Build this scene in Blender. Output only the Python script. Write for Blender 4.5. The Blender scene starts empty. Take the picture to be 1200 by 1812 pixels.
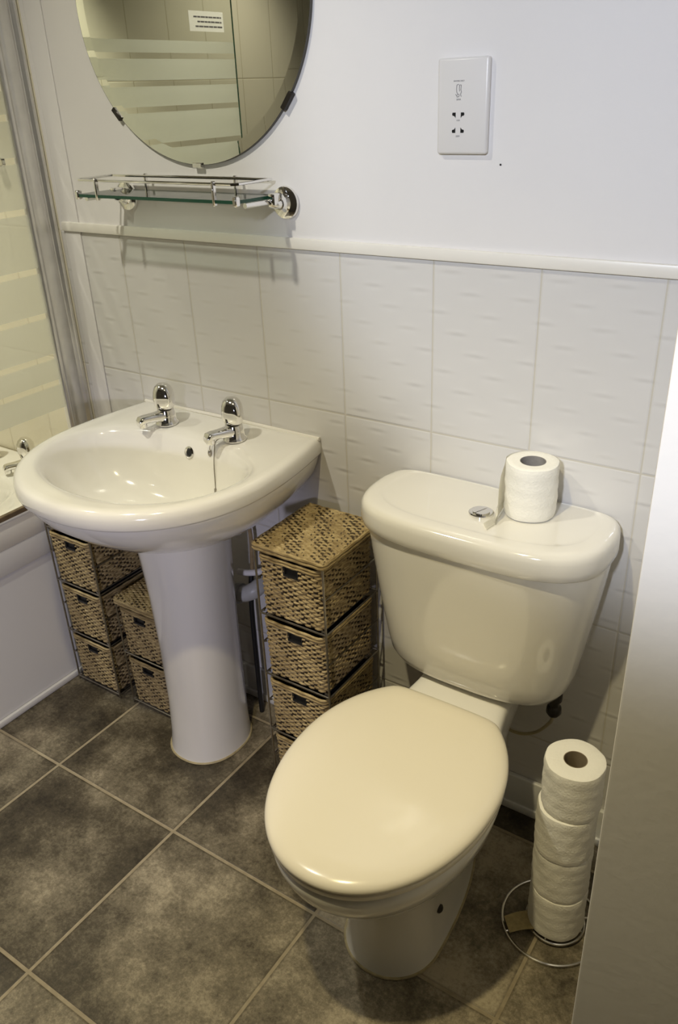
import bpy, bmesh, math, random
from mathutils import Vector, Matrix
random.seed(7)
S = bpy.context.scene
PI = math.pi

# ---------------------------------------------------------------- camera
CAM = (1.4969, -1.3224, 1.4673)
YAW, PITCH, ROLL = 0.60941, -0.47539, -0.04244
F_PX = 1450.08
cy_, sy_, ct_, st_ = math.cos(YAW), math.sin(YAW), math.cos(PITCH), math.sin(PITCH)
fwd = Vector((-sy_*ct_, cy_*ct_, st_)); rt = Vector((cy_, sy_, 0)); up = rt.cross(fwd)
R_ = rt*math.cos(ROLL) + up*math.sin(ROLL); U_ = -rt*math.sin(ROLL) + up*math.cos(ROLL)
cam = bpy.data.cameras.new('camera'); camo = bpy.data.objects.new('camera', cam)
S.collection.objects.link(camo)
M = Matrix.Identity(4)
for i in range(3):
    M[i][0] = R_[i]; M[i][1] = U_[i]; M[i][2] = -fwd[i]; M[i][3] = CAM[i]
camo.matrix_world = M
cam.sensor_fit = 'HORIZONTAL'; cam.sensor_width = 36.0; cam.lens = 36.0*F_PX/1200.0
cam.clip_start = 0.02; cam.clip_end = 50
S.camera = camo

# ---------------------------------------------------------------- view, world, lamps and added fills
S.view_settings.view_transform = 'Standard'
S.view_settings.look = 'None'
S.view_settings.gamma = 1.0
S.view_settings.use_curve_mapping = False
S.view_settings.exposure = 0.0
w = bpy.data.worlds.new('world'); S.world = w; w.use_nodes = True
w.node_tree.nodes['Background'].inputs[0].default_value = (0.85, 0.92, 1.0, 1)
w.node_tree.nodes['Background'].inputs[1].default_value = 0.01

def spot(name, loc, target, power, col, angle, blend, radius):
    l = bpy.data.lights.new(name, 'SPOT'); l.energy = power; l.color = col
    l.spot_size = math.radians(angle); l.spot_blend = blend; l.shadow_soft_size = radius
    o = bpy.data.objects.new(name, l); S.collection.objects.link(o); o.location = loc
    o.rotation_euler = (Vector(target)-Vector(loc)).to_track_quat('-Z', 'Y').to_euler()
    return o
WARM = (1.0, 0.84, 0.50)
COOL = (0.72, 0.80, 1.0)
spot('spot_lamp_basin', (0.24, -0.93, 2.30), (0.16, -0.40, 0.7), 44, (1.0, 0.95, 0.80), 110, 1.0, 0.03)
spot('spot_lamp_toilet', (0.94, -1.07, 2.30), (0.94, -0.76, 0.3), 72, (1.0, 0.85, 0.49), 80, 1.0, 0.025)
spot('fill_bath', (-0.60, -0.62, 2.30), (-0.70, -0.46, 0.5), 92, (1.0, 0.95, 0.80), 84, 1.0, 0.03)  # added unseen fill that brightens the bath alcove behind the screen
spot('fill_bath_far', (-0.45, -1.62, 2.30), (-0.80, -1.40, 0.9), 30, (1.0, 0.93, 0.78), 96, 1.0, 0.03)  # added unseen fill for the left wall reflected in the mirror
spot('fill_cool_upper', (1.42, -2.20, 2.00), (1.34, 0.0, 1.60), 134, (0.82, 0.87, 1.0), 49, 0.42, 0.06)  # added cool fill, upper right wall; its cone edge makes the nib gradient
spot('fill_cool_lower', (1.27, -2.00, 1.02), (0.06, -0.15, 0.24), 54, (0.80, 0.78, 1.0), 36, 0.7, 0.06)  # added low cool fill for the pedestal and bath panel

# ---------------------------------------------------------------- material helpers
MATS = {}
def new_mat(name):
    m = bpy.data.materials.new(name); m.use_nodes = True
    nt = m.node_tree; b = nt.nodes['Principled BSDF']; MATS[name] = m
    return m, nt, b
def simple(name, col, rough=0.5, metal=0.0, coat=0.0, noise=0.0, nscale=30, bump=0.0, bscale=60, spec=0.5, sss=0.0):
    m, nt, b = new_mat(name)
    b.inputs['Base Color'].default_value = (*col, 1); b.inputs['Roughness'].default_value = rough
    b.inputs['Metallic'].default_value = metal; b.inputs['Coat Weight'].default_value = coat
    b.inputs['Coat Roughness'].default_value = 0.03
    b.inputs['Specular IOR Level'].default_value = spec
    tc = nt.nodes.new('ShaderNodeTexCoord')
    if noise > 0:
        n = nt.nodes.new('ShaderNodeTexNoise'); n.inputs['Scale'].default_value = nscale; n.inputs['Detail'].default_value = 6
        nt.links.new(tc.outputs['Object'], n.inputs['Vector'])
        r = nt.nodes.new('ShaderNodeValToRGB'); r.color_ramp.elements[0].position = 0.3; r.color_ramp.elements[1].position = 0.7
        r.color_ramp.elements[0].color = (*[c*(1-noise) for c in col], 1); r.color_ramp.elements[1].color = (*col, 1)
        nt.links.new(n.outputs['Fac'], r.inputs[0]); nt.links.new(r.outputs[0], b.inputs['Base Color'])
    if bump > 0:
        n = nt.nodes.new('ShaderNodeTexNoise'); n.inputs['Scale'].default_value = bscale; n.inputs['Detail'].default_value = 3
        nt.links.new(tc.outputs['Object'], n.inputs['Vector'])
        bp = nt.nodes.new('ShaderNodeBump'); bp.inputs['Strength'].default_value = bump; bp.inputs['Distance'].default_value = 0.002
        nt.links.new(n.outputs['Fac'], bp.inputs['Height']); nt.links.new(bp.outputs[0], b.inputs['Normal'])
    return m
class NT:
    def __init__(s, nt): s.nt = nt
    def n(s, t, **k):
        x = s.nt.nodes.new(t)
        for a, v in k.items(): setattr(x, a, v)
        return x
    def put(s, sock, v):
        if isinstance(v, (int, float)): sock.default_value = v
        else: s.nt.links.new(v, sock)
    def m(s, op, a, b=0.0, c=0.0):
        x = s.nt.nodes.new('ShaderNodeMath'); x.operation = op
        s.put(x.inputs[0], a); s.put(x.inputs[1], b); s.put(x.inputs[2], c)
        return x.outputs[0]
    def ramp(s, f, stops):
        r = s.nt.nodes.new('ShaderNodeValToRGB'); e = r.color_ramp.elements
        e[0].position, e[0].color = stops[0][0], (*stops[0][1], 1)
        e[1].position, e[1].color = stops[-1][0], (*stops[-1][1], 1)
        for p, c in stops[1:-1]:
            q = e.new(p); q.color = (*c, 1)
        s.put(r.inputs[0], f); return r.outputs[0]
    def mix(s, f, a, b):
        x = s.nt.nodes.new('ShaderNodeMix'); x.data_type = 'RGBA'; s.put(x.inputs[0], f)
        for sock, v in ((x.inputs[6], a), (x.inputs[7], b)):
            if isinstance(v, tuple): sock.default_value = (*v, 1)
            else: s.nt.links.new(v, sock)
        return x.outputs[2]

PORC = simple('porcelain', (0.82, 0.80, 0.745), 0.12, coat=0.6)
LIDM = simple('lid_plastic', (0.86, 0.80, 0.66), 0.20, coat=0.25)
CHROME = simple('chrome', (0.84, 0.83, 0.81), 0.09, metal=1)
STEEL = simple('brushed_steel_wire', (0.42, 0.39, 0.34), 0.32, metal=1, noise=0.3, nscale=60)
DARKMETAL = simple('dark_metal', (0.035, 0.03, 0.025), 0.35, metal=0.6)
WPAINT = simple('wall_paint', (0.80, 0.78, 0.765), 0.62, noise=0.03, nscale=4, bump=0.12, bscale=90)
TRIMW = simple('white_trim_plastic', (0.84, 0.81, 0.74), 0.35, noise=0.04, nscale=12)
HALL = simple('hall_wall_paint', (0.12, 0.11, 0.09), 0.8, noise=0.03, nscale=4)
CEILM = simple('ceiling_paint', (0.40, 0.38, 0.35), 0.8, noise=0.02, nscale=5)
BATHM = simple('bath_acrylic', (0.80, 0.77, 0.69), 0.14, coat=0.5)
PANELM = simple('bath_panel_plastic', (0.74, 0.73, 0.72), 0.3, coat=0.2)
SKIRT = simple('skirting_gloss', (0.76, 0.76, 0.74), 0.35, noise=0.08, nscale=15)
PAPER = simple('tissue_paper', (0.90, 0.88, 0.80), 0.92, bump=0.5, bscale=230, spec=0.1)
CARD = simple('cardboard', (0.30, 0.24, 0.16), 0.9, noise=0.2, nscale=50)
CARDG = simple('grey_cardboard', (0.30, 0.28, 0.26), 0.9, noise=0.2, nscale=80)
BLACKF = simple('black_fabric', (0.008, 0.009, 0.011), 0.85, spec=0.2)
PLASTW = simple('white_plastic', (0.74, 0.72, 0.70), 0.3)
BLACKP = simple('black_plastic', (0.01, 0.01, 0.01), 0.4)
INK = simple('grey_ink', (0.12, 0.11, 0.11), 0.7)
PIPEG = simple('grey_white_pipe', (0.55, 0.55, 0.52), 0.4, noise=0.25, nscale=40)
COPPER = simple('painted_copper_pipe', (0.34, 0.25, 0.13), 0.45, noise=0.3, nscale=50)
HOSE = simple('clear_hose', (0.42, 0.36, 0.20), 0.3)
ALU = simple('satin_aluminium', (0.80, 0.79, 0.77), 0.30, metal=0.75, noise=0.12, nscale=25)
SEAL = simple('dirty_seal', (0.17, 0.12, 0.07), 0.35, noise=0.5, nscale=40)
CAULK = simple('aged_sealant', (0.50, 0.42, 0.24), 0.6, noise=0.35, nscale=60)
LEATHER = simple('tan_tag', (0.55, 0.45, 0.22), 0.6, noise=0.3, nscale=120)

def tile_wall(name, col, grout, tw, th, ztop, x0, axis=0, relief=True):
    m, nt, b = new_mat(name); T = NT(nt)
    tc = T.n('ShaderNodeTexCoord'); sp = T.n('ShaderNodeSeparateXYZ'); nt.links.new(tc.outputs['Object'], sp.inputs[0])
    X = sp.outputs[axis]; Z = sp.outputs[2]
    u = T.m('DIVIDE', T.m('SUBTRACT', X, x0), tw); v = T.m('DIVIDE', T.m('SUBTRACT', ztop, Z), th)
    du = T.m('MULTIPLY', T.m('PINGPONG', u, 0.5), tw)
    dv = T.m('MULTIPLY', T.m('PINGPONG', v, 0.5), th)
    d = T.m('MINIMUM', du, dv)
    g = T.m('LESS_THAN', d, 0.0014)
    no = T.n('ShaderNodeTexNoise'); no.inputs['Scale'].default_value = 3.0; no.inputs['Detail'].default_value = 4
    nt.links.new(tc.outputs['Object'], no.inputs['Vector'])
    base = T.mix(no.outputs['Fac'], tuple(c*0.95 for c in col), col)
    colr = T.mix(g, base, grout)
    nt.links.new(colr, b.inputs['Base Color'])
    b.inputs['Roughness'].default_value = 0.17
    edge = T.n('ShaderNodeMapRange'); edge.interpolation_type = 'SMOOTHSTEP'
    T.put(edge.inputs[0], d); edge.inputs[1].default_value = 0.0008; edge.inputs[2].default_value = 0.004
    h = edge.outputs[0]
    if relief:
        # rows of shallow lens shaped dimples pressed into the glaze
        rowf = T.m('DIVIDE', Z, 0.0362); row = T.m('FLOOR', rowf); fz = T.m('SUBTRACT', T.m('FRACT', rowf), 0.5)
        fx = T.m('SUBTRACT', T.m('FRACT', T.m('ADD', T.m('DIVIDE', X, 0.10), T.m('MULTIPLY', row, 0.38))), 0.5)
        ax = T.m('MULTIPLY', fx, 5.5); az = T.m('MULTIPLY', fz, 6.5)
        e = T.m('POWER', 2.718, T.m('MULTIPLY', T.m('ADD', T.m('MULTIPLY', ax, ax), T.m('MULTIPLY', az, az)), -1.0))
        lens = T.m('MULTIPLY', e, T.m('MULTIPLY', fz, 2.2))
        no2 = T.n('ShaderNodeTexNoise'); no2.inputs['Scale'].default_value = 11.0; no2.inputs['Detail'].default_value = 1
        nt.links.new(tc.outputs['Object'], no2.inputs['Vector'])
        h = T.m('ADD', h, T.m('ADD', T.m('MULTIPLY', lens, 4.0), T.m('MULTIPLY', no2.outputs['Fac'], 2.2)))
    bp = T.n('ShaderNodeBump'); bp.inputs['Strength'].default_value = 0.55; bp.inputs['Distance'].default_value = 0.0016
    nt.links.new(h, bp.inputs['Height']); nt.links.new(bp.outputs[0], b.inputs['Normal'])
    return m
TH = 0.32606; ZT = 1.19573
TILE = tile_wall('white_wall_tile', (0.70, 0.685, 0.665), (0.60, 0.57, 0.50), 0.2, TH, ZT, 0.0)
TILEB = tile_wall('beige_alcove_tile', (0.76, 0.71, 0.56), (0.70, 0.64, 0.49), 0.2, TH, ZT, 0.0, relief=False)
TILEL = tile_wall('beige_side_tile', (0.70, 0.66, 0.52), (0.50, 0.45, 0.32), 0.2, TH, ZT, 0.0, axis=1, relief=False)

def floor_mat():
    m, nt, b = new_mat('mottled_floor_tile'); T = NT(nt)
    s = 0.39104; ox = 0.02123; oy = -0.47291
    tc = T.n('ShaderNodeTexCoord'); sp = T.n('ShaderNodeSeparateXYZ'); nt.links.new(tc.outputs['Object'], sp.inputs[0])
    u = T.m('DIVIDE', T.m('SUBTRACT', sp.outputs[0], ox), s); v = T.m('DIVIDE', T.m('SUBTRACT', sp.outputs[1], oy), s)
    d = T.m('MULTIPLY', T.m('MINIMUM', T.m('PINGPONG', u, 0.5), T.m('PINGPONG', v, 0.5)), s)
    iu = T.m('FLOOR', u); iv = T.m('FLOOR', v)
    cmb = T.n('ShaderNodeCombineXYZ'); T.put(cmb.inputs[0], iu); T.put(cmb.inputs[1], iv); cmb.inputs[2].default_value = 3.3
    wn = T.n('ShaderNodeTexWhiteNoise'); nt.links.new(cmb.outputs[0], wn.inputs[0])
    # noise shifted per tile so that the mottling does not run across the joints
    off = T.n('ShaderNodeVectorMath'); off.operation = 'MULTIPLY_ADD'
    nt.links.new(cmb.outputs[0], off.inputs[0]); off.inputs[1].default_value = (3.7, 5.1, 1.0); nt.links.new(tc.outputs['Object'], off.inputs[2])
    def noise(sc, det, rough=0.6):
        n = T.n('ShaderNodeTexNoise'); n.inputs['Scale'].default_value = sc; n.inputs['Detail'].default_value = det; n.inputs['Roughness'].default_value = rough
        nt.links.new(off.outputs[0], n.inputs['Vector']); return n.outputs['Fac']
    big = noise(5.5, 5, 0.6); fine = noise(120, 9, 0.85); mid = noise(26, 8, 0.78)
    f = T.m('ADD', T.m('MULTIPLY', big, 0.66), T.m('ADD', T.m('MULTIPLY', mid, 0.34), T.m('MULTIPLY', fine, 0.52)))
    f = T.m('ADD', f, T.m('MULTIPLY', T.m('SUBTRACT', wn.outputs[0], 0.5), 0.17))
    f = T.m('SUBTRACT', f, 0.255)
    col = T.ramp(f, [(0.30, (0.028, 0.022, 0.014)), (0.42, (0.080, 0.066, 0.043)), (0.53, (0.190, 0.162, 0.112)), (0.68, (0.45, 0.39, 0.28))])
    dk = T.n('ShaderNodeMapRange'); T.put(dk.inputs[0], d); dk.inputs[1].default_value = 0.0030; dk.inputs[2].default_value = 0.0085
    dk.inputs[3].default_value = 0.5; dk.inputs[4].default_value = 0.0
    col = T.mix(dk.outputs[0], col, (0.04, 0.028, 0.016))
    gn = T.n('ShaderNodeTexNoise'); gn.inputs['Scale'].default_value = 60; nt.links.new(tc.outputs['Object'], gn.inputs['Vector'])
    grout = T.mix(gn.outputs['Fac'], (0.24, 0.195, 0.125), (0.42, 0.36, 0.25))
    col = T.mix(T.m('LESS_THAN', d, 0.0034), col, grout)
    nt.links.new(col, b.inputs['Base Color'])
    b.inputs['Specular IOR Level'].default_value = 0.35
    rr = T.n('ShaderNodeMapRange'); T.put(rr.inputs[0], fine); rr.inputs[3].default_value = 0.34; rr.inputs[4].default_value = 0.6
    nt.links.new(rr.outputs[0], b.inputs['Roughness'])
    ed = T.n('ShaderNodeMapRange'); ed.interpolation_type = 'SMOOTHSTEP'; T.put(ed.inputs[0], d); ed.inputs[1].default_value = 0.0015; ed.inputs[2].default_value = 0.007
    h = T.m('ADD', T.m('MULTIPLY', ed.outputs[0], 0.9), T.m('MULTIPLY', T.m('ADD', fine, mid), 0.30))
    bp = T.n('ShaderNodeBump'); bp.inputs['Strength'].default_value = 0.6; bp.inputs['Distance'].default_value = 0.002
    nt.links.new(h, bp.inputs['Height']); nt.links.new(bp.outputs[0], b.inputs['Normal'])
    return m
FLOORM = floor_mat()

def straw_mat(name, stops):
    m, nt, b = new_mat(name); T = NT(nt)
    tc = T.n('ShaderNodeTexCoord')
    mp = T.n('ShaderNodeMapping'); mp.inputs['Scale'].default_value = (35, 35, 330); nt.links.new(tc.outputs['Object'], mp.inputs[0])
    n = T.n('ShaderNodeTexNoise'); n.inputs['Scale'].default_value = 1.0; n.inputs['Detail'].default_value = 6; n.inputs['Roughness'].default_value = 0.7
    nt.links.new(mp.outputs[0], n.inputs['Vector'])
    col = T.ramp(n.outputs['Fac'], stops)
    nt.links.new(col, b.inputs['Base Color']); b.inputs['Roughness'].default_value = 0.62
    bp = T.n('ShaderNodeBump'); bp.inputs['Strength'].default_value = 0.5; bp.inputs['Distance'].default_value = 0.0012
    nt.links.new(n.outputs['Fac'], bp.inputs['Height']); nt.links.new(bp.outputs[0], b.inputs['Normal'])
    return m
STRAW = straw_mat('woven_straw', [(0.28, (0.11, 0.070, 0.022)), (0.45, (0.28, 0.202, 0.088)), (0.58, (0.45, 0.345, 0.165)), (0.78, (0.68, 0.56, 0.32))])
STAKEGAP = straw_mat('stake_and_gap_shade', [(0.3, (0.018, 0.012, 0.005)), (0.7, (0.10, 0.066, 0.026))])  # dark stake fibre that also carries the shade of the weave's gaps

def glass_mat(name, tint, rough=0.0, ior=1.5):
    m, nt, b = new_mat(name); nt.nodes.remove(b); T = NT(nt)
    tr = T.n('ShaderNodeBsdfTransparent'); tr.inputs[0].default_value = (*tint, 1)
    gl = T.n('ShaderNodeBsdfGlossy'); gl.inputs['Roughness'].default_value = rough
    fr = T.n('ShaderNodeFresnel'); fr.inputs[0].default_value = ior
    mx = T.n('ShaderNodeMixShader'); nt.links.new(fr.outputs[0], mx.inputs[0]); nt.links.new(tr.outputs[0], mx.inputs[1]); nt.links.new(gl.outputs[0], mx.inputs[2])
    nt.links.new(mx.outputs[0], nt.nodes['Material Output'].inputs[0]); return m
def frosted_mat(name, col, amount):
    m, nt, b = new_mat(name); nt.nodes.remove(b); T = NT(nt)
    tr = T.n('ShaderNodeBsdfTransparent'); tr.inputs[0].default_value = (0.95, 0.96, 0.94, 1)
    df = T.n('ShaderNodeBsdfDiffuse'); df.inputs[0].default_value = (*col, 1)
    tl = T.n('ShaderNodeBsdfTranslucent'); tl.inputs[0].default_value = (*col, 1)
    m1 = T.n('ShaderNodeMixShader'); m1.inputs[0].default_value = 0.5; nt.links.new(df.outputs[0], m1.inputs[1]); nt.links.new(tl.outputs[0], m1.inputs[2])
    m2 = T.n('ShaderNodeMixShader'); m2.inputs[0].default_value = amount; nt.links.new(tr.outputs[0], m2.inputs[1]); nt.links.new(m1.outputs[0], m2.inputs[2])
    nt.links.new(m2.outputs[0], nt.nodes['Material Output'].inputs[0]); return m
GLASS = glass_mat('clear_glass', (0.955, 0.975, 0.955))
SHELFG = glass_mat('shelf_glass', (0.93, 0.97, 0.94))
GEDGE = simple('green_glass_edge', (0.015, 0.075, 0.045), 0.15)
FROST = frosted_mat('frosted_glass_band', (0.82, 0.83, 0.79), 0.62)
MIRR = simple('mirror_silver', (0.80, 0.82, 0.76), 0.012, metal=1)

# ---------------------------------------------------------------- object helpers
def link(name, bm, mats, parent=None, smooth=True, angle=40, loc=(0, 0, 0)):
    if not isinstance(mats, (list, tuple)): mats = [mats]
    me = bpy.data.meshes.new(name); bm.normal_update()
    if smooth:
        a = math.radians(angle)
        for f in bm.faces: f.smooth = True
        for e in bm.edges:
            if len(e.link_faces) == 2 and e.calc_face_angle(0) > a: e.smooth = False
    bm.to_mesh(me); bm.free()
    for m in mats: me.materials.append(m)
    o = bpy.data.objects.new(name, me); S.collection.objects.link(o); o.location = loc
    if parent: o.parent = parent
    return o
def tag(o, label=None, cat=None, group=None, kind=None):
    if label: o['label'] = label
    if cat: o['category'] = cat
    if group: o['group'] = group
    if kind: o['kind'] = kind
    return o
def thing(name, loc, label, cat, group=None):
    o = bpy.data.objects.new(name, None); S.collection.objects.link(o); o.location = loc; o.empty_display_size = 0.05
    return tag(o, label, cat, group)
def copy_tree(o, parent=None):
    c = o.copy(); S.collection.objects.link(c)
    if parent: c.parent = parent
    for ch in list(o.children): copy_tree(ch, c)
    return c
def box(bm, x0, x1, y0, y1, z0, z1, bevel=0.0, seg=2, mat=0):
    vs = [bm.verts.new((x, y, z)) for x in (x0, x1) for y in (y0, y1) for z in (z0, z1)]
    fs = [(0, 1, 3, 2), (4, 6, 7, 5), (0, 4, 5, 1), (2, 3, 7, 6), (0, 2, 6, 4), (1, 5, 7, 3)]
    faces = [bm.faces.new([vs[i] for i in f]) for f in fs]
    for f in faces: f.material_index = mat
    if bevel > 0:
        es = list({e for f in faces for e in f.edges})
        bmesh.ops.bevel(bm, geom=es, offset=bevel, segments=seg, affect='EDGES', profile=0.5)
def boxo(name, x0, x1, y0, y1, z0, z1, mat, parent=None, bevel=0.0, seg=2, origin=None):
    bm = bmesh.new(); ox, oy, oz = origin or (0, 0, 0)
    box(bm, x0-ox, x1-ox, y0-oy, y1-oy, z0-oz, z1-oz, bevel, seg)
    return link(name, bm, mat, parent, loc=(ox, oy, oz) if parent is None else (0, 0, 0))
def loft(bm, rings, cap0=True, cap1=True, mat=0, closed=True):
    vr = [[bm.verts.new(p) for p in r] for r in rings]
    n = len(rings[0])
    for a, b in zip(vr, vr[1:]):
        for i in range(n if closed else n-1):
            j = (i+1) % n
            f = bm.faces.new((a[i], a[j], b[j], b[i])); f.material_index = mat
    if cap0: bm.faces.new(list(reversed(vr[0]))).material_index = mat
    if cap1: bm.faces.new(vr[-1]).material_index = mat
    return vr
def tube(bm, pts, r, seg=10, closed=False, mat=0, caps=True):
    pts = [Vector(p) for p in pts]; n = len(pts); rings = []
    rr = r if isinstance(r, (list, tuple)) else [r]*n
    t0 = (pts[1]-pts[0]).normalized(); ref = Vector((0, 0, 1)) if abs(t0.z) < 0.9 else Vector((1, 0, 0))
    nrm = t0.cross(ref).normalized()
    for i, p in enumerate(pts):
        if closed: t = (pts[(i+1) % n]-pts[i-1]).normalized()
        elif i == 0: t = t0
        elif i == n-1: t = (pts[i]-pts[i-1]).normalized()
        else: t = (pts[i+1]-pts[i-1]).normalized()
        nrm = (nrm - t*nrm.dot(t)).normalized(); bn = t.cross(nrm)
        rings.append([p + (nrm*math.cos(2*PI*k/seg) + bn*math.sin(2*PI*k/seg))*rr[i] for k in range(seg)])
    if closed: rings.append(rings[0])
    if closed:
        vr = [[bm.verts.new(p) for p in q] for q in rings[:-1]]; vr.append(vr[0])
        for a, b in zip(vr, vr[1:]):
            for i in range(seg):
                j = (i+1) % seg; bm.faces.new((a[i], a[j], b[j], b[i])).material_index = mat
    else: loft(bm, rings, caps, caps, mat)
def lathe(bm, prof, cx=0, cy=0, seg=40, axis='z', mat=0, cap0=True, cap1=True):
    rings = []
    for r, z in prof:
        ring = []
        for k in range(seg):
            a = 2*PI*k/seg; c, s = r*math.cos(a), r*math.sin(a)
            if axis == 'z': ring.append((cx+c, cy+s, z))
            elif axis == 'y': ring.append((cx+c, z, cy-s))
            else: ring.append((z, cx+c, cy+s))
        rings.append(ring)
    return loft(bm, rings, cap0, cap1, mat)
def sgnpow(v, e): return math.copysign(abs(v)**e, v)
def arc(c, r, a0, a1, n, plane='xy'):
    out = []
    for k in range(n+1):
        a = a0+(a1-a0)*k/n
        if plane == 'xy': out.append((c[0]+r*math.cos(a), c[1]+r*math.sin(a), c[2]))
        elif plane == 'xz': out.append((c[0]+r*math.cos(a), c[1], c[2]+r*math.sin(a)))
        else: out.append((c[0], c[1]+r*math.cos(a), c[2]+r*math.sin(a)))
    return out
def spline(pts, n=10):
    P = [Vector(p) for p in pts]; P = [P[0]*2-P[1]]+P+[P[-1]*2-P[-2]]; out = []
    for i in range(1, len(P)-2):
        a, b, c, d = P[i-1:i+3]
        for k in range(n):
            t = k/n
            out.append(0.5*((2*b)+(c-a)*t+(2*a-5*b+4*c-d)*t*t+(3*b-a-3*c+d)*t**3))
    out.append(P[-2]); return out

# ---------------------------------------------------------------- room shell
XL, XR, YF, ZC = -0.915, 2.35, -2.30, 2.36
def struct(o): return tag(o, kind='structure')
struct(boxo('floor', XL-.05, XR+.05, YF-.05, 0.05, -0.05, 0.0, FLOORM))
struct(boxo('ceiling', XL-.05, XR+.05, YF-.05, 0.05, ZC, ZC+.05, CEILM))
bm = bmesh.new()
box(bm, -0.2, XR, 0.0, 0.08, 0.0, ZT, mat=0); box(bm, -0.2, XR, 0.0, 0.08, ZT, ZC, mat=1); box(bm, XL, -0.2, 0.0, 0.08, 0.0, ZC, mat=2)
struct(link('wall_back', bm, [TILE, WPAINT, TILEB], smooth=False))
struct(boxo('wall_left', XL-.08, XL, YF, 0.0, 0.0, ZC, TILEL))
struct(boxo('wall_front', XL, XR, YF-.08, YF, 0.0, ZC, HALL))
bm = bmesh.new(); box(bm, 1.378, XR, -0.75, -0.0, 0.0, ZC, 0.003, 2)
struct(link('wall_nib', bm, WPAINT))
struct(boxo('wall_right', XR, XR+.08, YF, 0.0, 0.0, ZC, HALL))
bm = bmesh.new(); box(bm, -0.185, 1.378, -0.009, 0.0, 1.1955, 1.2165, 0.003, 2)
struct(link('trim_1', bm, TRIMW))
bm = bmesh.new(); box(bm, -0.183, -0.128, -0.003, 0.0, 0.0, ZC, 0.0024, 3)
struct(link('trim_2', bm, WPAINT))
bm = bmesh.new(); box(bm, -0.2, 1.378, -0.012, 0.0, 0.0, 0.098, 0.004, 3); box(bm, -0.2, 1.378, -0.018, -0.010, 0.0, 0.022, 0.004, 2)
struct(link('baseboard_back', bm, SKIRT))
o = tag(boxo('wall_hole', 0.9165, 0.9195, -0.0012, 0.0, 1.3495, 1.3525, BLACKP, origin=(0.918, 0, 1.351), bevel=0.0006), 'tiny dark screw hole in the white wall below the shaver socket', 'hole')

# ---------------------------------------------------------------- bath
bath = thing('bathtub', (-0.565, -0.85, 0), 'white bathtub behind the glass screen with two chrome taps', 'bathtub')
def rr_ring(cx, cy, hx, hy, z, n=4.0, N=96):
    out = []
    for k in range(N):
        a = 2*PI*k/N
        out.append((cx+hx*sgnpow(math.cos(a), 2/n), cy+hy*sgnpow(math.sin(a), 2/n), z))
    return out
bc = Vector((-0.565, -0.85, 0))
bm = bmesh.new()
rings = [rr_ring(0, 0, .345, .84, .475, 40), rr_ring(0, 0, .349, .844, .48, 40), rr_ring(0, 0, .349, .846, .54, 40), rr_ring(0, 0, .343, .84, .55, 40), rr_ring(0, 0, .335, .833, .552, 30),
         rr_ring(0, 0, .285, .71, .550, 5), rr_ring(0, 0, .272, .70, .540, 4.5), rr_ring(0, 0, .262, .685, .50, 4), rr_ring(0, 0, .235, .63, .30, 3.6), rr_ring(0, 0, .20, .56, .19, 3.2), rr_ring(0, 0, .12, .35, .165, 2.6)]
loft(bm, rings, False, True)
link('tub', bm, BATHM, bath)
bm = bmesh.new(); X1 = -0.2165+0.565
box(bm, X1-.02, X1-.001, -.845, .845, .408, .476, .003, 2)
box(bm, X1-.02, X1-.008, -.845, .845, .018, .410, .002, 1)
link('side_panel', bm, PANELM, bath)
bm = bmesh.new(); box(bm, X1-.02, X1, -.845, .845, 0.0, .018, .004, 2)
link('bottom_strip', bm, PANELM, bath)

def make_tap(parent_name, label, cat, group, loc, rotz, scale=1.0):
    t = thing(parent_name, loc, label, cat, group); t.rotation_euler = (0, 0, rotz)
    k = scale
    bm = bmesh.new()
    lathe(bm, [(.0255*k, 0), (.0265*k, .003*k), (.025*k, .006*k), (.0225*k, .009*k), (.0215*k, .020*k), (.0195*k, .030*k), (.0185*k, .034*k), (.014*k, .036*k)], seg=32)
    link('body', bm, CHROME, t)
    bm = bmesh.new()
    P = [(0, -.006*k, .020*k), (0, -.022*k, .0215*k), (0, -.040*k, .023*k), (0, -.056*k, .0235*k), (0, -.066*k, .022*k), (0, -.071*k, .018*k)]
    rings = []
    for (x, y, z), rx, rz in zip(P, (.0195, .0160, .0138, .0130, .0128, .010), (.014, .0110, .0095, .0095, .0095, .007)):
        rings.append([(rx*k*sgnpow(math.cos(2*PI*i/20), .8), y, z+rz*k*sgnpow(math.sin(2*PI*i/20), .8)) for i in range(20)])
    loft(bm, rings)
    lathe(bm, [(.0085*k, .006*k), (.0095*k, .008*k), (.0095*k, .018*k)], 0, -.060*k, 20)
    link('spout', bm, CHROME, t)
    bm = bmesh.new(); lathe(bm, [(.0155*k, .035*k), (.0155*k, .039*k)], seg=24)
    link('neck_ring', bm, DARKMETAL, t)
    bm = bmesh.new()
    prof = [(.0180, .038), (.0235, .0405), (.0262, .046), (.0275, .056), (.0272, .067), (.0252, .078), (.0210, .087), (.0130, .0935), (.004, .096)]
    rings = []
    for r, z in prof:
        ring = []
        for i in range(36):
            a = 2*PI*i/36; lob = 1+0.055*math.cos(4*a)*(1 if .04 < z < .08 else .4)
            ring.append((r*k*lob*math.cos(a), r*k*.86*lob*math.sin(a), z*k))
        rings.append(ring)
    loft(bm, rings); link('handle', bm, CHROME, t)
    return t
make_tap('bath_tap', 'chrome bath tap seen through the glass screen beside the basin rim', 'tap', 'bath taps', (-0.425, -0.075, 0.5515), -0.35, 1.0)
make_tap('bath_tap', 'second chrome bath tap cut off by the left edge of the photo', 'tap', 'bath taps', (-0.60, -0.075, 0.5515), -0.35, 1.0)
bm = bmesh.new(); tube(bm, spline([(-.535, -.135, .560), (-.538, -.148, .556), (-.542, -.165, .545), (-.548, -.178, .520)], 6), .0012, 6)
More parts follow.
